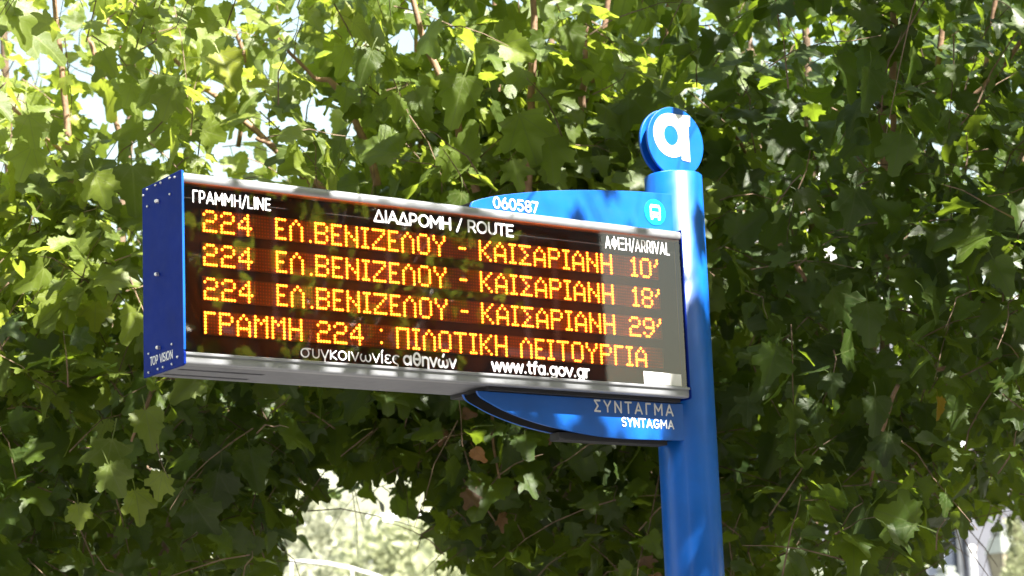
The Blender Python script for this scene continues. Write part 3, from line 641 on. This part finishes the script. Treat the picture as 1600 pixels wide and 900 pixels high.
# unseen leaf clumps added above the frame to throw shade on the lower leaves
lump(TL, 30, W(60, -350, 5.9), (1.3, .4, .25), .17)
lump(TL, 15, W(420, -370, 6.0), (.8, .4, .25), .17)
lump(TM, 25, W(880, -400, 6.5), (1.3, .6, .3), .17)
lump(TE, 60, (1.9, -.4, 4.5), (.9, .25, .2), .17)
lump(TD, 95, (.25, .1, 3.97), (1.0, .25, .14), .17)
lump(TR, 30, (2.75, -1.25, 4.5), (.6, .4, .28), .17)
lump(TR, 65, W(1550, -400, 6.0), (1.4, 1.2, .6), .17)
lump(TR, 60, W(1550, -700, 6.6), (1.6, 1.5, .7), .17)
for x, y, px_, T, rot in [(222, 668, 74, TL, .2), (182, 712, 84, TL, -.35), (160, 745, 60, TL, .5), (205, 790, 66, TL, .3), (262, 760, 58, TL, -.3), (120, 805, 50, TL, .2),
                        (800, 205, 84, TM, .1), (735, 150, 86, TM, -.5), (640, 165, 60, TM, .4), (850, 240, 78, TM, .1), (700, 250, 58, TM, -.2), (795, 265, 52, TM, .3), (880, 60, 56, TM, .4), (590, 100, 60, TM, -.7),
                        (240, 140, 78, TL, .1), (280, 160, 60, TL, -.6), (330, 110, 70, TL, .5), (60, 250, 66, TL, -.2), (40, 200, 60, TL, .2), (140, 290, 60, TL, .4),
                        (1365, 640, 62, TR, .1), (1390, 700, 64, TR, -.3), (1350, 720, 56, TR, .4), (1410, 230, 70, TR, .1), (1360, 130, 72, TR, -.2), (1280, 480, 80, TR, .6), (1220, 560, 66, TR, -.3), (1350, 500, 78, TR, .2), (1170, 640, 60, TR, .1), (1430, 480, 60, TR, .4), (1340, 320, 74, TR, -.3), (1540, 430, 66, TR, .5)]:
    t = float(tfront(x)) + rng.uniform(-.12, .05); q = W(x, y - px_ * .7, t)
    T.one(q, np.array([math.sin(rot) * .8, -math.sin(rot) * .5, -1]) + rng.normal(0, .12, 3), TOCAM * .9 + SUNV * .5 + rng.normal(0, .28, 3), px_ * t / FPX / .72 * rng.uniform(.9, 1.1), mat=T.leaf)
for x, y, t in [(735, 690, 7.0), (770, 670, 7.05), (745, 760, 7.0), (800, 745, 7.1), (850, 655, 7.05), (715, 640, 7.1), (1000, 860, 7.0), (1020, 885, 7.0), (690, 660, 7.2), (790, 790, 7.1), (745, 740, 7.05)]:
    TE.one(W(x, y, t), norm(rng.normal(0, .4, 3) + np.array([0, 0, -1])), TOCAM + rng.normal(0, .6, 3), rng.uniform(.06, .10), mat='dry', name='withered_leaf', label='withered brown leaf')
TR.one(W(1462, 606, 6.55), (0.05, 0, -1), TOCAM + np.array([.8, 0, 0]), .10, 0, 'yellow', 'leaf', 'yellowed leaf')
TR.one(W(1455, 365, 6.55), (0.9, 0, -.3), TOCAM + np.array([.0, 0, .5]), .07, 0, 'yellow', 'leaf', 'yellowed leaf')
for T in (TL, TM, TR, TD, TE): T.finish(220)

# ---- the tree on the kerb side, behind the photographer's right shoulder: dapples the pole, seen mirrored in the pane
TF = Tree((3.3, -5.6, 0), 'kerbside tree opposite the stop whose crown is mirrored in the display glass')
TF.limb([(3.3, -5.6, -.1), (3.32, -5.55, 1.6), (3.3, -5.5, 3.0)], [.18, .14, .12], 'trunk', k=14)
for i in range(8):
    a = 2 * math.pi * i / 8; TF.limb([(3.3, -5.5, 2.9), (3.3 + math.cos(a) * .6, -5.3 + math.sin(a) * .6, 3.9), (3.3 + math.cos(a) * 1.6, -4.8 + math.sin(a) * 1.5, 5.6 + rng.uniform(-.5, 1))], [.06, .04, .012])
lump(TF, 330, (2.9, -5.6, 4.4), (1.5, 1.2, 1.3), .13, .3)
lump(TF, 260, (3.4, -3.9, 6.6), (1.7, 1.5, 1.1), .13, .3)
TF.limb([(3.3, -5.3, 4.0), (2.7, -4.2, 5.4), (2.1, -3.0, 5.9)], [.05, .03, .012])
lump(TF, 330, (1.5, -2.35, 5.10), (.5, .8, .38), .14, .1)
lump(TF, 4, (1.5, -2.5, 5.95), (.7, .6, .3), .12, .2)
lump(TF, 85, (.3, -2.35, 5.75), (.8, .6, .35), .13, .2)
TF.limb([(3.0, -5.0, 4.6), (1.6, -3.6, 5.4), (.6, -2.6, 5.8)], [.05, .03, .012])
TF.finish()
for (gx, gy, gl) in ((-5.5, -10.5, 'kerbside tree left of the gap across the road, behind the photographer'), (-11, -3.5, 'street tree on the pavement far left of the stop, outside the picture'), (10.5, -3.0, 'street tree on the pavement far right of the stop, outside the picture')):
    TG = Tree((gx, gy, 0), gl, leaf='shade_leaf')
    TG.limb([(gx, gy, -.1), (gx + .1, gy, 1.6), (gx, gy + .1, 4.2)], [.22, .18, .12], 'trunk', k=14)
    for i in range(6):
        a = 2 * math.pi * i / 6; TG.limb([(gx, gy, 3.6), (gx + math.cos(a) * .8, gy + math.sin(a) * .8, 4.6), (gx + math.cos(a) * 2, gy + math.sin(a) * 2, 6.2)], [.07, .045, .015])
    lump(TG, 420, (gx, gy, 5.8), (3.0, 2.6, 2.6), .26, .4); TG.finish(40)

# ------------------------------------------------------------------ far things seen under the crowns
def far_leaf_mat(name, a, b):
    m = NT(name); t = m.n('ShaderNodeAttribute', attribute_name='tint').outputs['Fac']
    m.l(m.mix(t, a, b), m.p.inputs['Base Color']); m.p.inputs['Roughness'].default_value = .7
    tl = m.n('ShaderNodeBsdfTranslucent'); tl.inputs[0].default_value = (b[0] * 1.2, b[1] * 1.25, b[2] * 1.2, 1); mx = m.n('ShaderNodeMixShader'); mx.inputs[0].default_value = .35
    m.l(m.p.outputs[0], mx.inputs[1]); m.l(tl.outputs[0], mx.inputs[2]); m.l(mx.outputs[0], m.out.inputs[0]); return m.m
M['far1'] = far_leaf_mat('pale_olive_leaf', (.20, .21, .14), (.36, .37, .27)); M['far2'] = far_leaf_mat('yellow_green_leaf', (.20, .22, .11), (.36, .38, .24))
def far_tree(loc, h, rad, lumps, n, sz, mat, label, group=None):
    root = empty('tree', loc, label, 'tree', group); loc = np.array(loc)
    t = MB(); t.tube([loc + np.array([0, 0, -.2]), loc + np.array([.1, 0, h * .35]), loc + np.array([0, .1, h * .7])], [h * .035, h * .025, h * .01], 8); t.build('trunk', M['bark'], root, smooth=True)
    C = []; 
    for _ in range(lumps):
        v = norm(rng.normal(0, 1, 3)); C.append((loc + np.array([0, 0, h * .62]) + v * np.array([rad, rad, h * .3]) * rng.uniform(.3, .8), rad * rng.uniform(.28, .5)))
    V, T_ = [], []
    for i in range(n):
        c, r = C[rng.integers(0, lumps)]; p = c + norm(rng.normal(0, 1, 3)) * r * rng.uniform(.6, 1.05) * np.array([1, 1, .8])
        a = norm(rng.normal(0, 1, 3)); b = norm(np.cross(a, rng.normal(0, 1, 3))); s_ = sz * rng.uniform(.6, 1.3)
        V += [p - b * s_, p + a * s_ * .5, p + b * s_, p - a * s_ * .5]; T_ += [rng.random()] * 4
    V = np.array(V) - loc; k = np.arange(n) * 4; F = np.concatenate([np.stack([k, k + 1, k + 2], 1), np.stack([k, k + 2, k + 3], 1)])
    o = bpy.data.objects.new('crown', mesh_from('crown', V, F, None, np.array(T_), mat)); COL.objects.link(o); o.parent = root; return root
def at(px, t, z=0):
    p = W(px, 450, t); return (float(p[0]), float(p[1]), z)
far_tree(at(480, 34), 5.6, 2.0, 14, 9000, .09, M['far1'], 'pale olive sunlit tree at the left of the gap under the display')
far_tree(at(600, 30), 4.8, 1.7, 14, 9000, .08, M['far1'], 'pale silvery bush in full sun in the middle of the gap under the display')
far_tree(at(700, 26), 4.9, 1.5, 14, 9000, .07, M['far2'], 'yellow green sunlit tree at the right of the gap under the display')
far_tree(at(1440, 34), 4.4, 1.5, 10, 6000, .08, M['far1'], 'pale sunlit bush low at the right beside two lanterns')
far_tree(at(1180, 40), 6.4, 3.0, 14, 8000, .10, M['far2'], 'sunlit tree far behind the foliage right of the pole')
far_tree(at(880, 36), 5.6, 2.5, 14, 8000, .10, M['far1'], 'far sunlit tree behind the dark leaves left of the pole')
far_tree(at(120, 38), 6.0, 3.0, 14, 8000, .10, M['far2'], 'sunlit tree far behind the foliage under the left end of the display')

M['stone'] = simple('pale_stone', (.42, .43, .46), .8, var=.1, scale=1.5, bump=.1); M['stone2'] = simple('blue_grey_stone', (.22, .25, .31), .8, var=.1, scale=1.5); M['stone4'] = simple('dimmed_stone', (.13, .125, .12), .85, var=.15, scale=1.0); M['stone3'] = simple('dark_grey_stone', (.085, .09, .11), .8, var=.15, scale=1.5); M['render'] = simple('white_render', (.72, .72, .72), .8, var=.06, scale=.6)  # stone4: tone set dark to dim the mirrored facades and fill light
M['glassd'] = simple('window_glass', (.05, .06, .08), .12, var=.2, scale=1); M['paintw'] = simple('white_metal_paint', (.74, .75, .77), .4)
def building(cx, cy, rot, w_, h, d, floors, bays, label, wm, name='building'):
    root = empty(name, (cx, cy, 0), label, 'building'); root.rotation_euler = (0, 0, rot)
    def bld(mb, nm, mat, par=root):
        me = bpy.data.meshes.new(nm); me.from_pydata(mb.v, [], mb.f); me.materials.append(mat); o = bpy.data.objects.new(nm, me); COL.objects.link(o); o.parent = par; return o
    fh = h / floors; bw = w_ / bays; wl = MB(); ww, wh = bw * .48, fh * .56
    wl.box(-w_ / 2, w_ / 2, .5, d, 0, h)
    for f in range(floors):
        z0 = f * fh; wl.box(-w_ / 2, w_ / 2, 0, .498, z0, z0 + (fh - wh) / 2 - .001); wl.box(-w_ / 2, w_ / 2, 0, .498, z0 + (fh + wh) / 2 + .001, z0 + fh)
        for b in range(bays + 1):
            xa = -w_ / 2 + b * bw - (bw - ww) / 2; xb = xa + (bw - ww)
            wl.box(max(xa, -w_ / 2), min(xb, w_ / 2), .003, .496, z0 + (fh - wh) / 2, z0 + (fh + wh) / 2)
    bld(wl, 'wall', wm)
    rf = MB(); rf.box(-w_ / 2 - .3, w_ / 2 + .3, -.35, d + .3, h + .002, h + .35); bld(rf, 'cornice', M['paintw'])
    g = MB(); g.box(-ww / 2, ww / 2, .34, .36, -wh / 2, wh / 2)
    fr_ = MB(); t = .06
    fr_.box(-ww / 2, ww / 2, .28, .335, -wh / 2, -wh / 2 + t); fr_.box(-ww / 2, ww / 2, .28, .335, wh / 2 - t, wh / 2)
    for x in (-ww / 2, -t / 2, ww / 2 - t): fr_.box(x, x + t, .282, .333, -wh / 2 + t, wh / 2 - t)
    sl_ = MB(); sl_.box(-ww / 2 - .12, ww / 2 + .12, -.14, .27, -wh / 2 - .1, -wh / 2 - .002)
    src = None
    for f in range(floors):
        for b in range(bays):
            p = (-w_ / 2 + (b + .5) * bw, 0, f * fh + fh / 2)
            if src is None:
                a = bld(g, 'window', M['glassd']); c = bld(fr_, 'frame', M['paintw'], a); e = bld(sl_, 'sill', M['paintw'], a); a.location = p; src = (a, c, e)
            else:
                a = src[0].copy(); COL.objects.link(a); a.location = p
                for q in src[1:]: k = q.copy(); COL.objects.link(k); k.parent = a
    return root
yaw = math.atan2(A_F[0], A_F[1])
p = at(1580, 46); building(p[0], p[1], -yaw + .25, 9, 9.5, 8, 3, 5, 'grey building with white framed windows low at the right behind the lanterns', M['stone3'])
p = at(1170, 85); building(p[0], p[1], -yaw - .1, 9, 23, 12, 7, 6, 'tall white building glimpsed through the leaves right of the emblem', M['render'])
p = at(590, 75); building(p[0], p[1], -yaw, 11, 8.6, 10, 3, 7, 'low grey blue building behind the bushes in the gap under the display', M['stone2'])
building(-9.5, -21, math.pi, 22, 21, 12, 6, 9, 'tall grey street building across the road, behind the photographer', M['stone4'])
building(9.7, -21.5, math.pi, 16.2, 19, 9, 6, 7, 'street building across the road beside the gap in the row', M['stone4'])
building(38.5, -20, math.pi, 18, 22, 12, 6, 8, 'corner building across the road right of the gap', M['stone4'])
building(-24, -6, math.pi / 2, 26, 20, 10, 6, 9, 'side street building left of the stop, outside the picture', M['stone4'])

# street lanterns, low at the right
M['lamp_paint'] = simple('weathered_lamp_paint', (.20, .22, .20), .5); M['cream'] = simple('frosted_cream_glass', (.30, .27, .19), .4, var=.05)
def lantern(px, ptop, t, label):
    p = W(px, ptop, t); x, y, zt = map(float, p); s = t / FPX
    root = empty('street_lantern', (x, y, 0), label, 'street lamp', 'square lanterns at the lower right')
    def ring(rz, k=4): return [(r * s * 1.0, zt - v * s) for r, v in rz]
    rot = math.atan2(CAM[1] - y, CAM[0] - x)
    a = MB(); a.lathe(ring([(27, 36), (18, 12), (17, 11)])[::1], x, y, 4, rot=rot); a.lathe(ring([(13, 10.8), (15, 2), (14, 0)]), x, y, 4, rot=rot); a.build('roof', M['lamp_paint'], root)
    b = MB(); b.lathe(ring([(14, 96), (24, 36.5)]), x, y, 4, rot=rot); b.build('glass_body', M['cream'], root)
    for k in range(4):
        c = MB(); th = rot + k * math.pi / 2
        c.tube([(x + math.cos(th) * 14.5 * s, y + math.sin(th) * 14.5 * s, zt - 96 * s), (x + math.cos(th) * 24.5 * s, y + math.sin(th) * 24.5 * s, zt - 36 * s)], 1.1 * s, 6); c.build('corner_bar', M['dark'], root)
    d = MB(); d.lathe([(.10, 0), (.09, .5), (.05, .6), (.045, zt - 112 * s), (.10, zt - 104 * s), (.12, zt - 97 * s)], x, y, 16); d.build('post', M['lamp_paint'], root, smooth=False)
lantern(1563, 829, 30, 'square white roofed lantern at the lower right corner in front of the grey building')
lantern(1478, 886, 31, 'cream lantern half hidden by hanging leaves, left of the other lantern')
# posts and rail seen in the gap, gate post with ball at the right
def post(px, top, t, hw, label, name='post', cat='post', ball=0, group=None):
    x, y, zt = map(float, W(px, top, t)); s = t / FPX; root = empty(name, (x, y, 0), label, cat, group)
    a = MB(); a.lathe([(hw * s * 1.3, 0), (hw * s * 1.3, .3), (hw * s, .32), (hw * s, zt)], x, y, 16); a.build('shaft', M['paintw'], root)
    b = MB(); k = 8; r = ball or hw * 1.25; b.lathe([(r * s * math.sin(math.pi * i / k) + .001, zt + r * s * (.9 - math.cos(math.pi * i / k))) for i in range(k + 1)], x, y, 16); b.build('cap', M['paintw'], root, smooth=True)
post(742, 872, 24, 6, 'short white post under the dark leaves, left of its taller neighbour', group='white posts under the dark leaves')
post(760, 858, 23, 9, 'taller white post under the dark leaves below the display', group='white posts under the dark leaves')
post(1519, 865, 27, 5, 'slim white post with a ball top beside the lantern', ball=7)
r_ = empty('hand_rail', at(520, 22), 'pale curved rail crossing the bottom of the gap in the leaves', 'railing')
a = MB(); a.tube([W(x, y, 22) for x, y in [(440, 880), (470, 877), (510, 880), (550, 888), (590, 900), (640, 930)]], .012, 10); a.build('rail', M['paintw'], r_, smooth=True)
for x, y in ((455, 879), (550, 888), (630, 925)):
    q = W(x, y, 22); a = MB(); a.tube([q, (q[0], q[1], 0)], .010, 8); a.build('baluster', M['paintw'], r_)
# pale spiky shrub beside the lantern
x, y, zt = map(float, W(1585, 815, 28)); r_ = empty('shrub', (x, y, 0), 'yellow green upright shrub beside the lantern at the lower right corner', 'shrub')
a = MB(); a.tube([(x, y, -.05), (x + .05, y, zt * .6), (x, y, zt)], [.05, .035, .01], 8); a.build('stem', M['bark'], r_)
V, T_ = [], []; n = 2600
for i in range(n):
    v = rng.random() ** .8; z_ = zt - v * 2.2; rr = .05 + .28 * v; th = rng.uniform(0, 6.28); rad = rr * rng.random() ** .5; p = np.array([x + .05 * math.sin(z_ * 9) + math.cos(th) * rad, y + math.sin(th) * rad, z_])
    aa = norm(np.array([math.cos(th), math.sin(th), .8]) + rng.normal(0, .3, 3)); b = norm(np.cross(aa, rng.normal(0, 1, 3))); s_ = .045
    V += [p, p + aa * s_ + b * s_ * .5, p + aa * s_ * 2, p + aa * s_ - b * s_ * .5]; T_ += [rng.random()] * 4
V = np.array(V) - np.array([x, y, 0]); k = np.arange(n) * 4; F = np.concatenate([np.stack([k, k + 1, k + 2], 1), np.stack([k, k + 2, k + 3], 1)])
o = bpy.data.objects.new('foliage', mesh_from('foliage', V, F, None, np.array(T_), M['far2'])); COL.objects.link(o); o.parent = r_; tag(o, kind='stuff')
